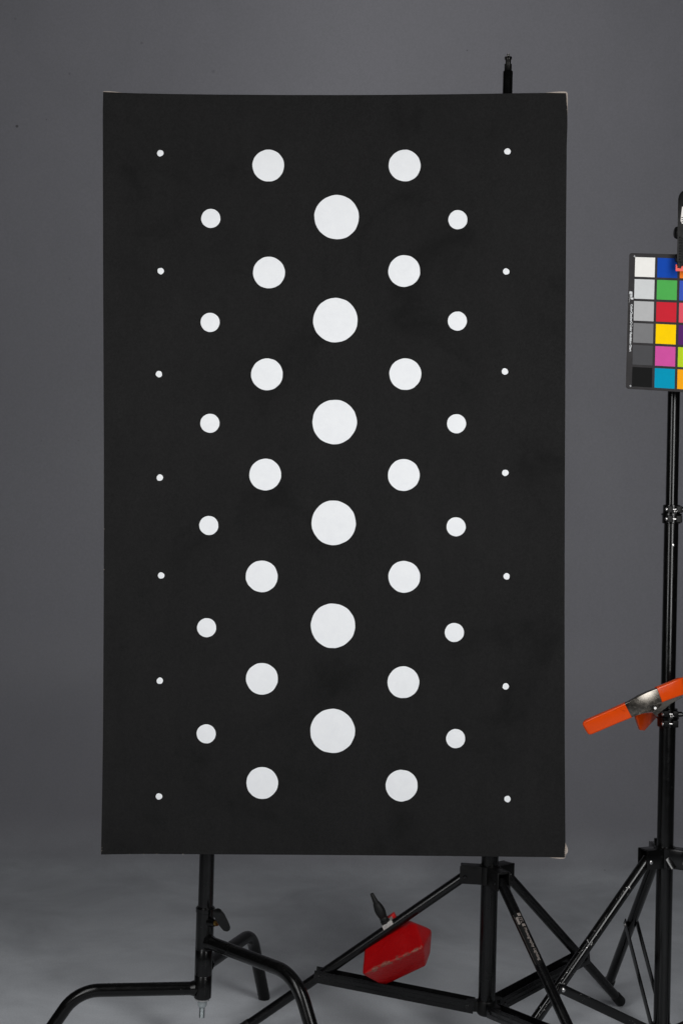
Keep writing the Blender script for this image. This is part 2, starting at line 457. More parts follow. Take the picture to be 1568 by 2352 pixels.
# raw unpainted cloth folded over the corners
def px_prism(pts, d0, d1, bev=0.0):
    return prism([P(x, y, d0) for x, y in pts], P(pts[0][0], pts[0][1], d1) - P(pts[0][0], pts[0][1], d0), bev)
obj('raw_canvas_corner', px_prism([(1246, 213), (1262, 211), (1275, 210.0), (1288, 209.2), (1297, 209.2), (1300.6, 210.2), (1302.9, 213.5), (1303.3, 222), (1303.2, 240), (1303.0, 255), (1302.8, 263.5), (1300.5, 263.5), (1300.5, 217), (1297.5, 214.2)], 2.9025, 2.931), 'raw', painting, 40)
obj('raw_canvas_corner', px_prism([(236.5, 212.5), (237, 209.4), (239, 208.6), (252, 208.8), (266, 210), (284, 212.3), (284, 214)], 2.9025, 2.931), 'raw', painting, 40)
obj('raw_canvas_corner', px_prism([(1296, 1938), (1298.8, 1938), (1300.5, 1943), (1302.8, 1948), (1303.8, 1953.5), (1303, 1958.5), (1300, 1963), (1298, 1966), (1297.6, 1970.5), (1294.5, 1973), (1286, 1973.6), (1272, 1972), (1262, 1970.5), (1262, 1968), (1294, 1968)], 2.9025, 2.931), 'raw', painting, 40)
# frayed paint-free threads on the corner edges
for (x, y) in ((1300.5, 219), (1301.6, 226), (1300.2, 215.8), (1301.3, 223), (1301.8, 233), (1301.5, 240), (1301.4, 251), (1297.4, 1947), (1297, 1952), (1296.6, 1956), (1296.8, 1960), (1297.6, 1966), (298, 1962.6), (330, 1962.3), (360, 1962.3), (420, 1962.6), (233.5, 1955), (234, 1948), (239.2, 1308), (239.4, 1215)):
    L = random.uniform(1.0, 2.6); a = random.uniform(-0.8, 0.8)
    obj('frayed_thread', tube([P(x - L * 0.5 * cos(a), y - L * 0.5 * sin(a), DF - 0.0004), P(x + L * 0.5 * cos(a), y + L * 0.5 * sin(a), DF - 0.0006)], 0.0005, 6), 'raw', painting)

DOTS = []
for x, y in [(368, 351), (369, 622), (365, 859), (367, 1097), (370, 1322), (367, 1564), (365, 1830), (1165, 347), (1162, 623), (1159, 853), (1160, 1086), (1163, 1324), (1161, 1577), (1165, 1836)]: DOTS.append((x, y, 7.4))
for x, y in [(484, 501), (482.5, 740), (482, 972), (479.5, 1207), (474.5, 1442), (473.5, 1686), (1051, 504), (1050, 737), (1048, 973), (1047, 1210), (1043, 1453), (1046, 1697)]: DOTS.append((x, y, 22.0))
for x, y in [(616, 379.5), (617.5, 625.5), (613, 859.5), (609, 1090), (601, 1324), (601.5, 1559.5), (602, 1799), (929, 379.5), (928, 622), (930.5, 859), (927, 1091), (928, 1325), (926, 1567.5), (922, 1805)]: DOTS.append((x, y, 36.6))
for x, y in [(773, 498), (770, 735), (768, 969), (766, 1201), (764.5, 1437.5), (763.5, 1679.5)]: DOTS.append((x, y, 51.2))
for x, y, r in DOTS:
    n = 64 if r > 15 else 32
    ph = [random.uniform(0, 2 * pi) for _ in range(6)]
    k = 0.007 if r > 15 else 0.035
    ring = []
    for i in range(n):
        a = 2 * pi * i / n
        rr = r * (1 + k * (sin(2 * a + ph[0]) * 0.7 + sin(3 * a + ph[1]) * 0.7 + sin(5 * a + ph[2]) * 0.5 + sin(9 * a + ph[3]) * 0.45 + sin(14 * a + ph[4]) * 0.35) + random.uniform(-0.5, 0.5) * k)
        ring.append((x + rr * cos(a), y + rr * sin(a)))
    V = [P(px, py, DF + 0.0006) for px, py in ring]
    V += [P(x + (px - x) * 0.995, y + (py - y) * 0.995, DF - 0.0006) for px, py in ring]
    V += [P(x + (px - x) * 0.9, y + (py - y) * 0.9, DF - 0.0008) for px, py in ring]
    Fc = [[i, (i + 1) % n, n + (i + 1) % n, n + i] for i in range(n)] + [[n + i, n + (i + 1) % n, 2 * n + (i + 1) % n, 2 * n + i] for i in range(n)]
    Fc.append([2 * n + i for i in range(n)])
    obj('dot', (V, Fc), 'dot', painting, 60)

# ------------------------------------------------------------------ stand with bent tube legs behind the painting's left part
CD = 2.962
cs = thing('c_stand', Vector((P(464, 2400, CD).x, CD, 0)), 'black steel stand on three bent tubular legs under the left part of the painting', 'light stand')
A0, A1, A2 = P(464.8, 2294, CD), P(472, 2083, CD), P(475.4, 1965, CD)
obj('upper_pole', tube([A1 - (A2 - A1) * 0.3, A2, P(500, 900, CD)], 0.0157), 'cblack', cs)
col_ax = (A1 - A0)
obj('base_column', lathe(A0, A1, [(0.0, 0.0155), (0.012, 0.0178), (0.03, 0.0182), (0.255, 0.0182), (0.258, 0.0178), (0.262, 0.0182), (0.535, 0.0184), (0.538, 0.0180), (0.542, 0.0184), (0.94, 0.0187), (0.945, 0.0198), (0.985, 0.0200), (1.0, 0.0178)], 36), 'cblack', cs)
obj('weld_ring', lathe(lerp(A0, A1, 0.545), lerp(A0, A1, 0.555), [(0, 0.0184), (0.5, 0.0189), (1, 0.0184)], 36), 'cblack', cs)
bt = A0
dn = -(col_ax.normalized())
obj('washer', lathe(bt, bt + dn * 0.003, [(0, 0.0155), (1, 0.0150)]), 'steel', cs)
obj('bushing', lathe(bt + dn * 0.003, bt + dn * 0.018, [(0, 0.0098), (0.75, 0.0094), (0.9, 0.0082), (1, 0.0070)]), 'nylon', cs)
pr = []
for i in range(29):
    pr.append((i / 28, 0.0060 if i % 2 else 0.0053))
obj('threaded_bolt', lathe(bt + dn * 0.016, bt + dn * 0.040, pr, 20), 'zinc', cs)
def cleg(z, ang, run, rad, slope, r=0.0138):
    ax = A0 + col_ax * ((z - A0.z) / col_ax.z)
    d = Vector((cos(ang), sin(ang), 0)); up = Vector((0, 0, 1))
    pts = [ax + d * 0.004, ax + d * run * 0.5, ax + d * run]
    s = radians(slope)
    for i in range(1, 15):
        a = s * i / 14; pts.append(ax + d * (run + rad * sin(a)) - up * rad * (1 - cos(a)))
    e = pts[-1]; t = (e.z - 0.002) / sin(s)
    pts.append(e + (d * cos(s) - up * sin(s)) * t)
    return pts
legs = []
for z, ang, run, rad, slope in ((H - 0.998, radians(187), 0.212, 0.085, 56), (H - 0.953, radians(70.5), 0.215, 0.062, 64), (H - 0.899, radians(313.5), 0.232, 0.09, 62)):
    pts = cleg(z, ang, run, rad, slope); legs.append(pts)
    lg = obj('leg', tube(pts, 0.0136, 26), 'cblack', cs)
    w0 = pts[0]; d = (pts[1] - pts[0]).normalized()
    obj('weld', lathe(w0 + d * 0.0125, w0 + d * 0.022, [(0, 0.0165), (0.4, 0.0155), (1, 0.0136)], 26), 'cblack', lg)
# tightening handle
kb = lerp(A0, A1, 0.85) + Vector((0.010, -0.014, 0))
kd = Vector((0.72, -0.62, 0.1)).normalized()
ks = obj('knob_boss', lathe(kb, kb + kd * 0.018, [(0, 0.0085), (0.7, 0.0082), (1, 0.0065)]), 'cblack', cs)
obj('brass_insert', lathe(kb + kd * 0.016, kb + kd * 0.024, [(0, 0.0055), (1, 0.0055)]), 'brass', cs)
kp = [(488, 2094), (493, 2088.5), (501, 2086.5), (508, 2090), (516, 2101), (524, 2117), (529, 2130), (528, 2137), (522, 2141), (513, 2139), (503, 2127), (494, 2112), (489, 2102)]
obj('tightening_handle', px_prism(kp, 2.918, 2.930, 0.0016), 'cblack', cs, 30)

# ------------------------------------------------------------------ light stand behind the painting's right part
LD = 2.968
LB, LT = P(1117, 2316, LD), P(1165.2, 205, LD)
lax = (LT - LB).normalized()
def lat(y):   # point of the pole axis at reference row y
    return LB + (LT - LB) * ((2316 - y) / (2316 - 205))
ls = thing('light_stand', Vector((LB.x, LD, 0)), 'black light stand with sticker on its front leg, behind the right part of the painting', 'light stand')
obj('lower_tube', tube([lat(2316), lat(1400)], 0.0178, 40), 'satin', ls)
obj('middle_tube', tube([lat(1430), lat(760)], 0.0150, 32), 'satin', ls)
obj('upper_tube', lathe(lat(780), lat(163), [(0, 0.0102), (0.996, 0.0102), (1.0, 0.0096)], 32), 'enamel', ls)
for yy, rr in ((1410, 0.024), (770, 0.020)):
    obj('tube_collar', lathe(lat(yy + 22), lat(yy - 22), [(0, rr * 0.92), (0.1, rr), (0.9, rr), (1, rr * 0.92)], 32), 'plastic', ls)
s0, s1 = lat(163), lat(123)
obj('spigot', lathe(s0, s1, [(0, 0.0094), (0.02, 0.0080), (0.04, 0.0078), (0.40, 0.0078), (0.41, 0.0057), (0.68, 0.0057), (0.69, 0.0078), (0.80, 0.0078), (0.83, 0.0070), (0.831, 0.0026), (0.87, 0.0030), (0.9, 0.0026), (0.93, 0.0030), (0.96, 0.0026), (1.0, 0.0029)], 32), 'darksteel', ls)
rp = lat(178) + Vector((0.0030, -0.0098, 0))
obj('rivet', lathe(rp, rp + Vector((0.0006, -0.0016, 0)), [(0, 0.0018), (0.6, 0.0017), (1, 0.0008)], 14), 'enamel', ls)
# feet of the three legs on the floor
foot_back = on_height(1424, 2301, 0.012)
foot_left = on_height(553, 2367, 0.012)
angf = radians(293); foot_front = Vector((LB.x + 0.51 * cos(angf), LD + 0.51 * sin(angf), 0.012))
hub_c = lat(2010)
obj('leg_hub', lathe(lat(2031), lat(1987), [(0, 0.0205), (0.06, 0.0225), (0.94, 0.0225), (1, 0.0205)], 40), 'plastic', ls)
hub_lo = lat(2316)
obj('brace_hub', lathe(lat(2331), lat(2297), [(0, 0.0170), (0.12, 0.0205), (0.9, 0.0208), (1, 0.0195)], 36), 'plastic', ls)
def bracket(parent, c, dirv, reach, wid, hei, th, mat, n_scr=1, scr='enamel', drop=0.0):
    d = Vector((dirv.x, dirv.y, 0)).normalized(); s = d.cross(Vector((0, 0, 1))); up = Vector((0, 0, 1))
    c = Vector(c); parts = []
    for sg in (-1, 1):
        parts.append(box(c + d * (reach * 0.62) + s * sg * (wid / 2 - th / 2), d, s, up, reach * 0.40, th / 2, hei / 2, 0.0014))
    parts.append(box(c + d * (reach * 0.60) + up * (hei / 2 - th / 2), d, s, up, reach * 0.37, wid / 2 - th - 0.0003, th / 2, 0.0008))
    o = obj('leg_bracket', join(*parts), mat, parent)
    for sg in (-1, 1):
        p = c + d * (reach * 0.84) + s * sg * (wid / 2) - up * hei * 0.12
        obj('screw', lathe(p - s * sg * 0.001, p + s * sg * 0.0022, [(0, 0.0042), (0.6, 0.0042), (1, 0.0026), (1, 0.0012)], 16), scr, o)
    return c + d * (reach * 0.84) - up * hei * 0.12
leg_lines = []
for k, ft in enumerate((foot_left, foot_back, foot_front)):
    dv = ft - hub_c; dv.z = 0
    pv = bracket(ls, hub_c, dv, 0.060, 0.031, 0.037, 0.004, 'plastic')
    dd = (ft - pv).normalized()
    e = ft
    lg = obj('leg', join(tube([pv - dd * 0.004, e - dd * 0.022], 0.0106, 24)), 'satin', ls)
    obj('rubber_foot', lathe(e - dd * 0.026, e + dd * 0.006, [(0, 0.0112), (0.1, 0.0120), (0.85, 0.0122), (1.0, 0.0095)], 24), 'rubber', lg)
    # open channel brace from the lower hub to the leg
    jt = lerp(pv, ft, 0.64)
    hd = Vector((dv.x, dv.y, 0)).normalized(); sd = hd.cross(Vector((0, 0, 1)))
    st = hub_lo + hd * 0.034 + Vector((0, 0, 0.004))
    bd_ = (jt - st).normalized(); bu = sd.cross(bd_).normalized()
    if bu.z < 0: bu = -bu
    W_, Hh, th = 0.0285, 0.0255, 0.0022
    L_ = (jt - st).length + 0.02; mid = st + bd_ * (L_ / 2 - 0.008)
    pr_ = [box(mid + sd * sg * (W_ / 2), bd_, sd, bu, L_ / 2, th / 2, Hh / 2, 0.0007) for sg in (-1, 1)]
    pr_ += [box(mid + sd * sg * (W_ / 2 + th / 2) + bu * q, bd_, sd, bu, L_ / 2 - 0.004, 0.0006, 0.0022, 0.0003) for sg in (-1, 1) for q in (-0.005, 0.004)]
    pr_.append(box(mid - bu * (Hh / 2 - th / 2 + 0.0002), bd_, sd, bu, L_ / 2 - 0.03, W_ / 2 - th / 2 - 0.0002, th / 2, 0.0005))
    br = obj('brace', join(*pr_), 'satin', ls)
    obj('brace_lug', box(hub_lo + hd * 0.029 + Vector((0, 0, 0.004)), hd, sd, (0, 0, 1), 0.014, 0.0115, 0.0105, 0.0015), 'plastic', ls)
    for sg in (-1, 1):
        for p in (jt + sd * sg * (W_ / 2 + th / 2), st + bd_ * 0.006 + sd * sg * (W_ / 2 + th / 2)):
            obj('screw', lathe(p, p + sd * sg * 0.0022, [(0, 0.0040), (0.6, 0.0040), (1, 0.0024)], 14), 'enamel', br)
    leg_lines.append((pv, ft, lg))
# bright drip edge at the end of the left leg tube
# sticker on the front leg
pv, ft, lg = leg_lines[2]
dd = (ft - pv).normalized()
def on_leg(s, ang, lift=0.0002, r=0.0106):
    """point on the tube: s metres along, ang radians round from the side that faces the camera"""
    c = pv + dd * s
    toc = (Vector((0, 0, H)) - c); toc -= dd * toc.dot(dd); toc.normalize()
    sd = dd.cross(toc).normalized()      # image-right
    if sd.x < 0: sd = -sd
    return c + toc * cos(ang) * (r + lift) + sd * sin(ang) * (r + lift)
def wrap(vf, s0, a0, lift=0.0003, r=0.0106):
    V, Fc = vf
    return [on_leg(s0 + v[0], a0 + v[1] / r, lift, r) for v in V], Fc
S0 = 0.082
def rect(x0, y0, x1, y1, n=6):
    V, Fc = [], []
    for i in range(n + 1):
        y = y0 + (y1 - y0) * i / n
        V += [(x0, y), (x1, y)]
    for i in range(n): Fc.append([2 * i, 2 * i + 1, 2 * i + 3, 2 * i + 2])
    return V, Fc
def flat_text(t, size, width, bold=0.0):
    V, Fc = text_mesh(t, size, (0, 0, 0), (1, 0, 0), (0, 1, 0), (0, 0, 0), bold, width)
    return [(v.x, v.y) for v in V], Fc
obj('sticker', wrap(rect(0, -0.0085, 0.118, 0.0105), S0, 0.12, 0.00015), 'plastic', lg)
obj('sticker_print', wrap(join2 := (lambda *a: (sum([list(q[0]) for q in a], []), sum([[[i + sum(len(z[0]) for z in a[:k]) for i in f] for f in q[1]] for k, q in enumerate(a)], [])))(
    rect(0.001, 0.0008, 0.008, 0.0075), rect(0.0085, -0.0055, 0.0255, -0.001), rect(0.0262, 0.0006, 0.0325, 0.0072),
    (lambda t: ([(x + 0.0095, y + 0.0008) for x, y in t[0]], t[1]))(flat_text('JTL', 0.0085, 0.015, 0.0002))), S0, 0.12, 0.0005), 'label_ink', lg)
obj('sticker_lettering', wrap((lambda t: ([(x + 0.036, y + 0.0012) for x, y in t[0]], t[1]))(flat_text('Photography Lighting', 0.0078, 0.076, 0.0002)), S0, 0.12, 0.0005), 'label_ink', lg)
obj('sticker_border', wrap(rect(0.0, -0.0078, 0.117, -0.0074, 2), S0, 0.12, 0.0005), 'label_ink', lg)

# ------------------------------------------------------------------ red counterweight clamped on the stand's left leg
pvl, ftl, lgl = leg_lines[0]
def leg_d(x):      # depth of that leg at image column x
    best = min((abs((CX + F * ((p.x * cr + (p.z - H) * sr) / p.y)) - x), p.y) for p in [lerp(pvl, ftl, i / 200) for i in range(201)])
    return best[1]
dl = leg_d(900)
o_ = dl - 3.02
wp = [(838, 2169, 3.036), (831.5, 2239, 2.972), (880, 2266, 3.020), (977, 2220, 3.000), (971.5, 2177, 2.940), (936, 2113, 3.036), (953, 2121.5, 3.005), (992, 2136, 3.03), (988, 2188, 3.02),
      (846, 2178, 3.03), (845, 2225, 3.06), (868, 2245, 3.05), (958, 2130, 3.045), (975, 2205, 3.05)]
bm, segs = hull([P(x, y, d + o_) for x, y, d in wp], 0.0048, 4)
for _ in range(3):
    long_e = [e for e in bm.edges if e.calc_length() > 0.008]
    if long_e: bmesh.ops.subdivide_edges(bm, edges=long_e, cuts=1, use_grid_fill=True)
bmesh.ops.triangulate(bm, faces=[f for f in bm.faces if len(f.verts) > 4])
wv, wf = bm_vf(bm)
cw = thing('counterweight', P(880, 2262, 3.0 + o_), 'red enamelled metal counterweight with chipped edges, clamped on the light stand leg', 'counterweight')
wbody = obj('weight_body', (wv, wf), 'red', cw, 40)
ridge = (P(836.5, 2241, 2.974 + o_), P(971.5, 2177, 2.940 + o_))
def segd(p, a, b):
    t = max(0, min(1, (p - a).dot(b - a) / (b - a).length_squared)); return (p - (a + (b - a) * t)).length
at = wbody.data.attributes.new('wear', 'FLOAT', 'POINT')
for i, v in enumerate(wv):
    e = min(segd(v, a, b) for a, b in segs)
    rd = segd(v, *ridge)
    at.data[i].value = max(0.60 * max(0, 1 - e / 0.007), 1.05 * max(0, 1 - rd / 0.016))
ax0, ax1 = P(889, 2127, dl), P(853, 2053, dl - 0.004)
adir = (ax1 - ax0).normalized(); lside = (ftl - pvl).normalized()
dep = adir.cross(lside).normalized()
obj('clamp_block', box(P(891, 2122, dl + 0.004), lside, dep, adir, 0.0125, 0.013, 0.0062, 0.0012), 'clampblock', cw)
obj('clamp_jaw', box(P(897, 2118, dl + 0.020), lside, dep, adir, 0.016, 0.006, 0.013, 0.002), simple('red_paint_plain', (0.45, 0.008, 0.008), 0.4), cw)
obj('grip_handle', lathe(ax0, ax1, [(0.0, 0.006), (0.09, 0.006), (0.10, 0.0098), (0.17, 0.0098), (0.175, 0.0078), (0.20, 0.0078), (0.205, 0.0088), (0.25, 0.0088), (0.27, 0.0080), (0.30, 0.0092), (0.42, 0.0108), (0.52, 0.0107), (0.62, 0.0092), (0.70, 0.0074), (0.712, 0.0062), (0.74, 0.0058), (0.985, 0.0038), (1.0, 0.0030)], 28), 'rubber', cw)

# ------------------------------------------------------------------ stand at the right that carries the colour chart
RD = 3.0
RB, RT = P(1518, 2400, RD), P(1551, 700, RD)
def rat(y): return RB + (RT - RB) * ((2400 - y) / 1700.0)
rs = thing('chart_stand', Vector((RB.x, RD, 0)), 'tall black stand with chipped paint at the right edge, carrying the colour chart', 'light stand')
obj('lower_tube', tube([rat(2400), rat(1640)], 0.0173, 40), 'enamel', rs)
obj('middle_tube', tube([rat(1660), rat(1190)], 0.0150, 36), 'enamel', rs)
obj('upper_tube', tube([rat(1210), rat(690)], 0.0128, 36), 'enamel', rs)
def lock(yc, r_up, r_lo, hh):
    """two split clamp rings one above the other with lugs, screws, a spring and a side handle"""
    t = rat(yc - hh); b_ = rat(yc + hh); m_ = rat(yc)
    up = (t - b_).normalized()
    k = obj('locking_collar', lathe(b_, t, [(0, r_lo + 0.0015), (0.03, r_lo + 0.004), (0.42, r_lo + 0.004), (0.44, r_lo + 0.0062), (0.53, r_lo + 0.0062), (0.55, r_lo + 0.003), (0.97, r_lo + 0.003), (1.0, r_up + 0.0015)], 36), 'enamel', rs)
    for part, cy in ((0, yc + hh * 0.5), (1, yc - hh * 0.5)):
        c = rat(cy) + Vector((0, -(r_lo + 0.005), 0))
        for sx, wd in ((-0.0085, 0.0062), (0.0105, 0.0062)):
            obj('lug', box(c + Vector((sx, 0, 0)), (1, 0, 0), (0, 1, 0), up, wd, 0.0065, 0.0072 if part == 0 else 0.0068, 0.0018, 3), 'clip', k)
        p = c + Vector((-0.0147, -0.002, 0))
        obj('screw', lathe(p, p + Vector((-0.0032, -0.001, 0)), [(0, 0.0042), (0.5, 0.0042), (1, 0.0024)], 14), 'steel', k)
        obj('screw_shank', tube([c + Vector((-0.004, -0.002, 0)), c + Vector((0.006, -0.002, 0))], 0.0022, 12), 'steel', k)
        if part == 1:
            hel = []
            for i in range(61):
                a = i / 60 * 2 * pi * 3.5
                hel.append(c + Vector((-0.0015 + 0.007 * i / 60, -0.0032 + 0.0036 * cos(a), -0.0045 + 0.0042 * sin(a))))
            obj('spring', tube(hel, 0.0006, 8), 'steel', k)
            h0 = c + Vector((0.016, -0.002, 0)); h1 = h0 + Vector((0.030, 0, 0))
            hd_ = obj('handle', lathe(h0, h1, [(0, 0.0055), (0.25, 0.0055), (0.3, 0.0042), (1, 0.0042)], 18), 'enamel', k)
            obj('handle_grip', box(h1 + Vector((0.004, 0, -0.012)), (1, 0, 0), (0, 1, 0), (0, 0, 1), 0.007, 0.006, 0.022, 0.003), 'plastic', hd_)
lock(1181, 0.0128, 0.0150, 22)
lock(1648, 0.0150, 0.0173, 22)
rv = rat(1252) + Vector((0.0015, -0.0150, 0))
obj('rivet', lathe(rv, rv + Vector((0.0001, -0.0012, 0)), [(0, 0.0030), (0.5, 0.0030), (1, 0.0016)], 16), 'steel', rs)
rhub = rat(1968)
obj('leg_hub', lathe(rat(1992), rat(1944), [(0, 0.0205), (0.05, 0.0225), (0.95, 0.0225), (1, 0.0205)], 36), 'enamel', rs)
a_l = radians(204); a_r = radians(330)
rf = [on_height(1396, 2264, 0.012), Vector((RB.x + 0.395 * cos(a_l), RD + 0.395 * sin(a_l), 0.012)), Vector((RB.x + 0.395 * cos(a_r), RD + 0.395 * sin(a_r), 0.012))]
rlo = Vector((RB.x - 0.0005, RD, 0.045))
obj('brace_hub', lathe(rlo - Vector((0, 0, 0.016)), rlo + Vector((0, 0, 0.016)), [(0, 0.020), (0.1, 0.0225), (0.9, 0.0225), (1, 0.020)], 32), 'enamel', rs)
tj = (0.50, 0.60, 0.55)
for k, ft in enumerate(rf):
    dv = ft - rhub; dv.z = 0
    pv = bracket(rs, rhub, dv, 0.056, 0.034, 0.040, 0.003, 'enamel', 1, 'steel')
    dd = (ft - pv).normalized()
    lg = obj('leg', tube([pv - dd * 0.006, ft - dd * 0.022], 0.0112, 24), 'chippy' if k == 1 else 'enamel', rs)
    obj('rubber_foot', lathe(ft - dd * 0.026, ft + dd * 0.006, [(0, 0.0118), (0.1, 0.0128), (0.85, 0.0130), (1.0, 0.0100)], 24), 'rubber', lg)
    jt = lerp(pv, ft, tj[k]) - Vector((0, 0, 0.004))
    hd = Vector((dv.x, dv.y, 0)).normalized(); sd = hd.cross(Vector((0, 0, 1)))
    st = rlo + hd * 0.020
    for sg in (-1, 1):
        a, b_ = st + sd * sg * 0.0138, jt + sd * sg * 0.0138
        d_ = (b_ - a).normalized()
        bo = obj('brace', beam(a, b_ + d_ * 0.010, 0.0026, 0.0185, (0, 0, 1), 0.0008), 'chippy' if k == 1 else 'enamel', rs)
        p = b_ + sd * sg * 0.0013
        obj('rivet', lathe(p, p + sd * sg * 0.0030, [(0, 0.0046), (0.5, 0.0044), (1, 0.0024)], 16), 'steel', bo)
tb = rat(1946) + Vector((-0.012, 0.022, 0))
obj('locking_tab', box(tb, (1, 0, 0), (0, 1, 0), (0, 0, 1), 0.0065, 0.004, 0.0135, 0.002), 'enamel', rs)
wk = rat(1976) + Vector((0.004, -0.021, 0))
obj('wing_screw', bm_vf(hull([wk + Vector(v) for v in ((-0.008, 0.0, 0.012), (0.003, 0.0, 0.013), (0.013, -0.010, -0.008), (0.003, -0.012, -0.012), (-0.003, -0.003, -0.012), (0.012, 0.0, -0.003), (-0.008, -0.004, 0.006))], 0.001, 2)[0]), 'enamel', rs)

# ------------------------------------------------------------------ colour chart
TL, BLc = P(1444.6, 580.2, 2.945), P(1436.4, 892.5, 2.945)
TR_, BR_ = P(1667, 587, 2.888), P(1660, 905.5, 2.888)
CW, CHH = (TR_ - TL).length, (BLc - TL).length
exd = (TR_ - TL).normalized(); eyd = (BLc - TL).normalized()
nrm = exd.cross(eyd).normalized()
if nrm.y > 0: nrm = -nrm
def cp(x, y, lift=0.0):
    u, v = x / CW, y / CHH
    return TL * (1 - u) * (1 - v) + TR_ * u * (1 - v) + BLc * (1 - u) * v + BR_ * u * v + nrm * lift
chart = thing('color_chart', cp(0.1, CHH, 0), 'dark card of square colour patches clipped to the stand at the right edge', 'color chart')
rc = 0.0055
poly = []
for cx_, cy_, a0 in ((rc, rc, 180), (CW - rc, rc, 270), (CW - rc, CHH - rc, 0), (rc, CHH - rc, 90)):
    for i in range(7):
        a = radians(a0 + 90 * i / 6); poly.append(cp(cx_ + rc * cos(a), cy_ + rc * sin(a)))
obj('card', prism(poly, nrm * -0.0022), 'chart', chart, 30)
def lin(c):
    return tuple(((v / 255) / 12.92 if v / 255 <= 0.04045 else ((v / 255 + 0.055) / 1.055) ** 2.4) for v in c)
COLS = [[(236, 234, 229), (204, 206, 206), (178, 178, 178), (120, 120, 121), (74, 74, 76), (23, 23, 23)],
        [(20, 70, 168), (78, 168, 80), (198, 38, 52), (250, 205, 0), (202, 80, 154), (0, 145, 178)],
        [(240, 125, 40), (58, 84, 180), (218, 82, 98), (84, 36, 100), (178, 204, 38), (240, 162, 22)],
        [(116, 78, 64), (200, 148, 130), (94, 124, 160), (88, 110, 62), (130, 130, 180), (98, 192, 172)]]
PS, GP = 0.0404, 0.00505
for ci, colm in enumerate(COLS):
    for ri, rgb in enumerate(colm):
        x0 = 0.0125 + ci * (PS + GP); y0 = 0.0084 + ri * (PS + GP)
        cl = tuple(v * 1.03 for v in lin(rgb))
        mt = simple('chart_patch_%d_%d' % (ci, ri), cl, 0.62, 0, 0.06, 0.03, 70)
        q = [cp(x0, y0, 0.0004), cp(x0 + PS, y0, 0.0004), cp(x0 + PS, y0 + PS, 0.0004), cp(x0, y0 + PS, 0.0004)]
        obj('color_patch', prism(q, nrm * -0.0005), mt, chart, 0)
def ctext(body, x, y, size, width, bold=0.0, name='lettering', flip=False):
    ex_, ey_ = (eyd, exd) if not flip else (-eyd, -exd)
    obj(name, text_mesh(body, size, cp(x, y), ex_, ey_, nrm * 0.0006, bold, width), 'white_ink', chart, 0)
ctext('gm', 0.0046, 0.0795, 0.0078, 0.0122, 0.0003, 'logo_lettering')
ctext('g', 0.0046 + 0.0042, 0.0795 + 0.0172, 0.0078, 0.0046, 0.0003, 'logo_lettering', True)
ctext('GRETAGMACBETH', 0.0022, 0.0822, 0.0012, 0.0205, 0.0, 'small_lettering')
ctext('ColorChecker\u00ae Color Rendition Chart', 0.0058, 0.1063, 0.0058, 0.0980, 0.00018, 'title_lettering')
for x, y in ((0.0110, 0.0068), (0.0096, CHH - 0.0062)):
    a = join(prism([cp(x - 0.0022, y - 0.0003, 0.0004), cp(x + 0.0022, y - 0.0003, 0.0004), cp(x + 0.0022, y + 0.0003, 0.0004), cp(x - 0.0022, y + 0.0003, 0.0004)], nrm * -0.0003),
             prism([cp(x - 0.0003, y - 0.0022, 0.00045), cp(x + 0.0003, y - 0.0022, 0.00045), cp(x + 0.0003, y + 0.0022, 0.00045), cp(x - 0.0003, y + 0.0022, 0.00045)], nrm * -0.0003))
    obj('register_cross', a, 'white_ink', chart, 0)

# ------------------------------------------------------------------ black clip holding the chart
GD = 2.895
clip = thing('spring_clip', P(1575, 622, 2.91), 'black ribbed hand clip with red jaw gripping the top of the colour chart', 'clamp')
def mir(pts, xc=1584.0): return pts + [(2 * xc - x, y) for x, y in reversed(pts)]
bodyp = mir([(1571, 436), (1564, 440), (1559, 447), (1556.8, 456), (1556, 500), (1555.4, 540), (1554.6, 560), (1554, 600), (1554.5, 618)])
obj('handle', px_prism(bodyp, 2.885, 2.912, 0.002), 'clip', clip, 30)
for i in range(11):
    y = 545 + i * 6.2
    a, b_ = P(1559.5 - i * 0.1, y, 2.8845), P(1609, y + 1, 2.8845)
    obj('grip_rib', beam(a, b_, 0.003, 0.0026, (0, 0, 1), 0.0008), 'clip', clip)
kc = P(1553, 534, 2.898)
obj('pivot_knob', lathe(kc + Vector((0.009, 0, 0)), kc + Vector((-0.0045, 0, 0)), [(0, 0.0125), (0.55, 0.0128), (0.85, 0.0115), (1, 0.0085)], 28), 'plastic', clip)
obj('pivot_pin', lathe(P(1549.6, 593, 2.899), P(1556.5, 592, 2.899), [(0, 0.0070), (0.15, 0.0085), (1, 0.0085)], 20), 'plastic', clip)
obj('white_label', px_prism([(1566, 474), (1602, 474), (1602, 513), (1565.5, 513), (1562.6, 507), (1563.6, 494)], 2.8838, 2.8846), 'sticker', clip, 0)
for i, y in enumerate((498, 503, 508)):
    obj('label_text_line', px_prism([(1564.4 + i * 0.2, y), (1598, y + 0.5), (1598, y + 2.4), (1564.4 + i * 0.2, y + 1.9)], 2.8832, 2.8837), 'plastic', clip, 0)
jaw = [(1551.2, 606.5), (1554.6, 606.8), (1555.2, 614.5), (1563.5, 615.5), (1564.5, 610.5), (1610, 611), (1610, 623.5), (1550.8, 622.3)]
obj('jaw_pad', px_prism(jaw, 2.8835, 2.905, 0.0008), 'redpad', clip, 30)
obj('jaw_finger', px_prism([(1555, 600), (1564, 600), (1563.6, 616), (1555.4, 615)], 2.8822, 2.8834, 0.0003), 'clip', clip, 30)

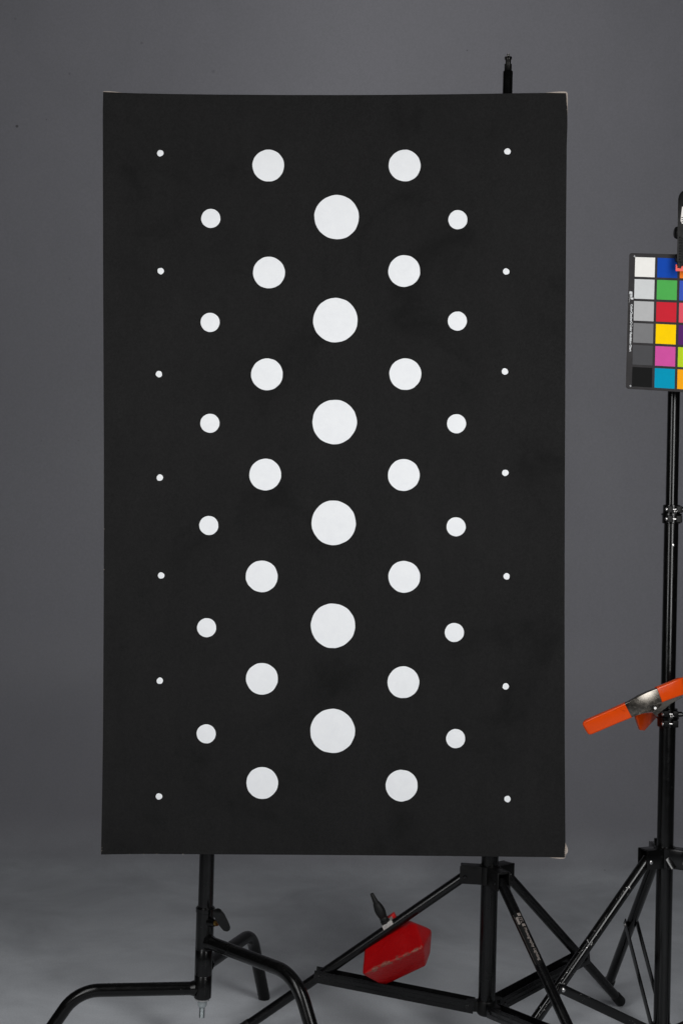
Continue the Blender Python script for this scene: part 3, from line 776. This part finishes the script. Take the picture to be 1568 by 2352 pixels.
# ------------------------------------------------------------------ orange spring clamp
oc = thing('spring_clamp', P(1480, 1640, 2.93), 'steel spring clamp with orange dipped handles on the stand at the right edge', 'clamp')
def strip(px, half, thick, rnd, nseg=None, taper=None):
    """channel-like bar that follows image points (x, y, depth), half-width in metres across, rounded section"""
    pts = [P(*p) for p in px]
    sec = []
    for sx, sy, a0 in ((1, 1, 0), (-1, 1, 90), (-1, -1, 180), (1, -1, 270)):
        for i in range(5):
            a = radians(a0 + 90 * i / 4); sec.append((sx * (1 - 0) , sy, cos(a), sin(a)))
    V, Fc = [], []; n = len(sec)
    for i, p in enumerate(pts):
        t = (pts[min(i + 1, len(pts) - 1)] - pts[max(i - 1, 0)]).normalized()
        f = Vector((0, -1, 0)); f = (f - t * f.dot(t)).normalized(); s = t.cross(f).normalized()
        hw = half if not taper else half * taper[i]; tk = thick if not taper else thick * (0.35 + 0.65 * taper[i])
        r = min(rnd, hw * 0.95, tk * 0.95)
        for sx, sy, ca, sa in sec:
            V.append(p + s * (sx * (hw - r) + ca * r) + f * (sy * (tk - r) + sa * r))
    for i in range(len(pts) - 1):
        for k in range(n):
            Fc.append([i * n + k, i * n + (k + 1) % n, (i + 1) * n + (k + 1) % n, (i + 1) * n + k])
    Fc.append(list(range(n))[::-1]); Fc.append([(len(pts) - 1) * n + k for k in range(n)])
    return V, Fc
g = obj('handle_grip', strip([(1343.5, 1673.5, 2.927), (1344.5, 1673, 2.9267), (1347, 1671.8, 2.926), (1352, 1669.5, 2.9247), (1380, 1657.5, 2.9175), (1410, 1644.5, 2.9100), (1435, 1633.8, 2.9040), (1442.5, 1630.4, 2.9022)], 0.0158, 0.0085, 0.0035, taper=[0.55, 0.8, 0.93, 1, 1, 1, 1.03, 1.03]), 'orange', oc, 40)
obj('steel_jaw', strip([(1437, 1632, 2.9035), (1450, 1625.8, 2.9008), (1462, 1618.5, 2.8990), (1474, 1611.6, 2.8982), (1490, 1604.6, 2.8985), (1508, 1597.6, 2.9005), (1518, 1593.8, 2.902)], 0.0148, 0.0072, 0.0022), 'nickel', oc, 40)
obj('jaw_grip', strip([(1511.5, 1596, 2.9005), (1520, 1592.6, 2.9015), (1545, 1583, 2.9045), (1558, 1578.2, 2.9062), (1563, 1576.5, 2.907), (1566, 1575.6, 2.909), (1575, 1573, 2.915), (1590, 1569, 2.93)], 0.0165, 0.0088, 0.0038, taper=[1, 1, 1.02, 1.05, 1.06, 1.02, 1.0, 0.8]), 'orange', oc, 40)
# second handle, pointing back and down, and its jaw half behind the first
rear = [(1463, 1640, 2.950), (1460.5, 1649, 2.950), (1470.5, 1678, 2.968), (1480, 1679, 2.995), (1506, 1651, 3.06), (1509, 1637, 3.06)]
obj('rear_handle_grip', bm_vf(hull([P(*p) for p in rear] + [P(*p) + Vector((-0.002, 0.012, 0)) for p in rear], 0.0016, 3)[0]), 'orange', oc, 40)
obj('steel_flange', prism([P(1446, 1643, 2.908), P(1476, 1627, 2.912), P(1515, 1611, 2.914), P(1520, 1618, 2.914), P(1506, 1633, 2.914), P(1470, 1640, 2.912), P(1450, 1648, 2.908)], (0, 0.003, 0), 0.0006), 'nickel', oc, 40)
obj('rear_steel_jaw', strip([(1500, 1634, 2.968), (1515, 1622, 2.955), (1535, 1606, 2.945), (1560, 1592, 2.94)], 0.010, 0.006, 0.002), 'nickel', oc, 40)
pp = P(1503, 1626, 2.905)
obj('pivot_pin', lathe(pp + Vector((0, -0.006, 0)), pp + Vector((0, 0.05, 0)), [(0, 0.0028), (0.03, 0.0036), (1, 0.0036)], 16), 'steel', oc)
hel = []
for i in range(81):
    a = i / 80 * 2 * pi * 5
    hel.append(P(1500, 1627, 2.908 + 0.04 * i / 80) + Vector((0.0055 * cos(a), 0, 0.0055 * sin(a))))
obj('coil_spring', tube(hel, 0.0011, 8), 'nickel', oc)
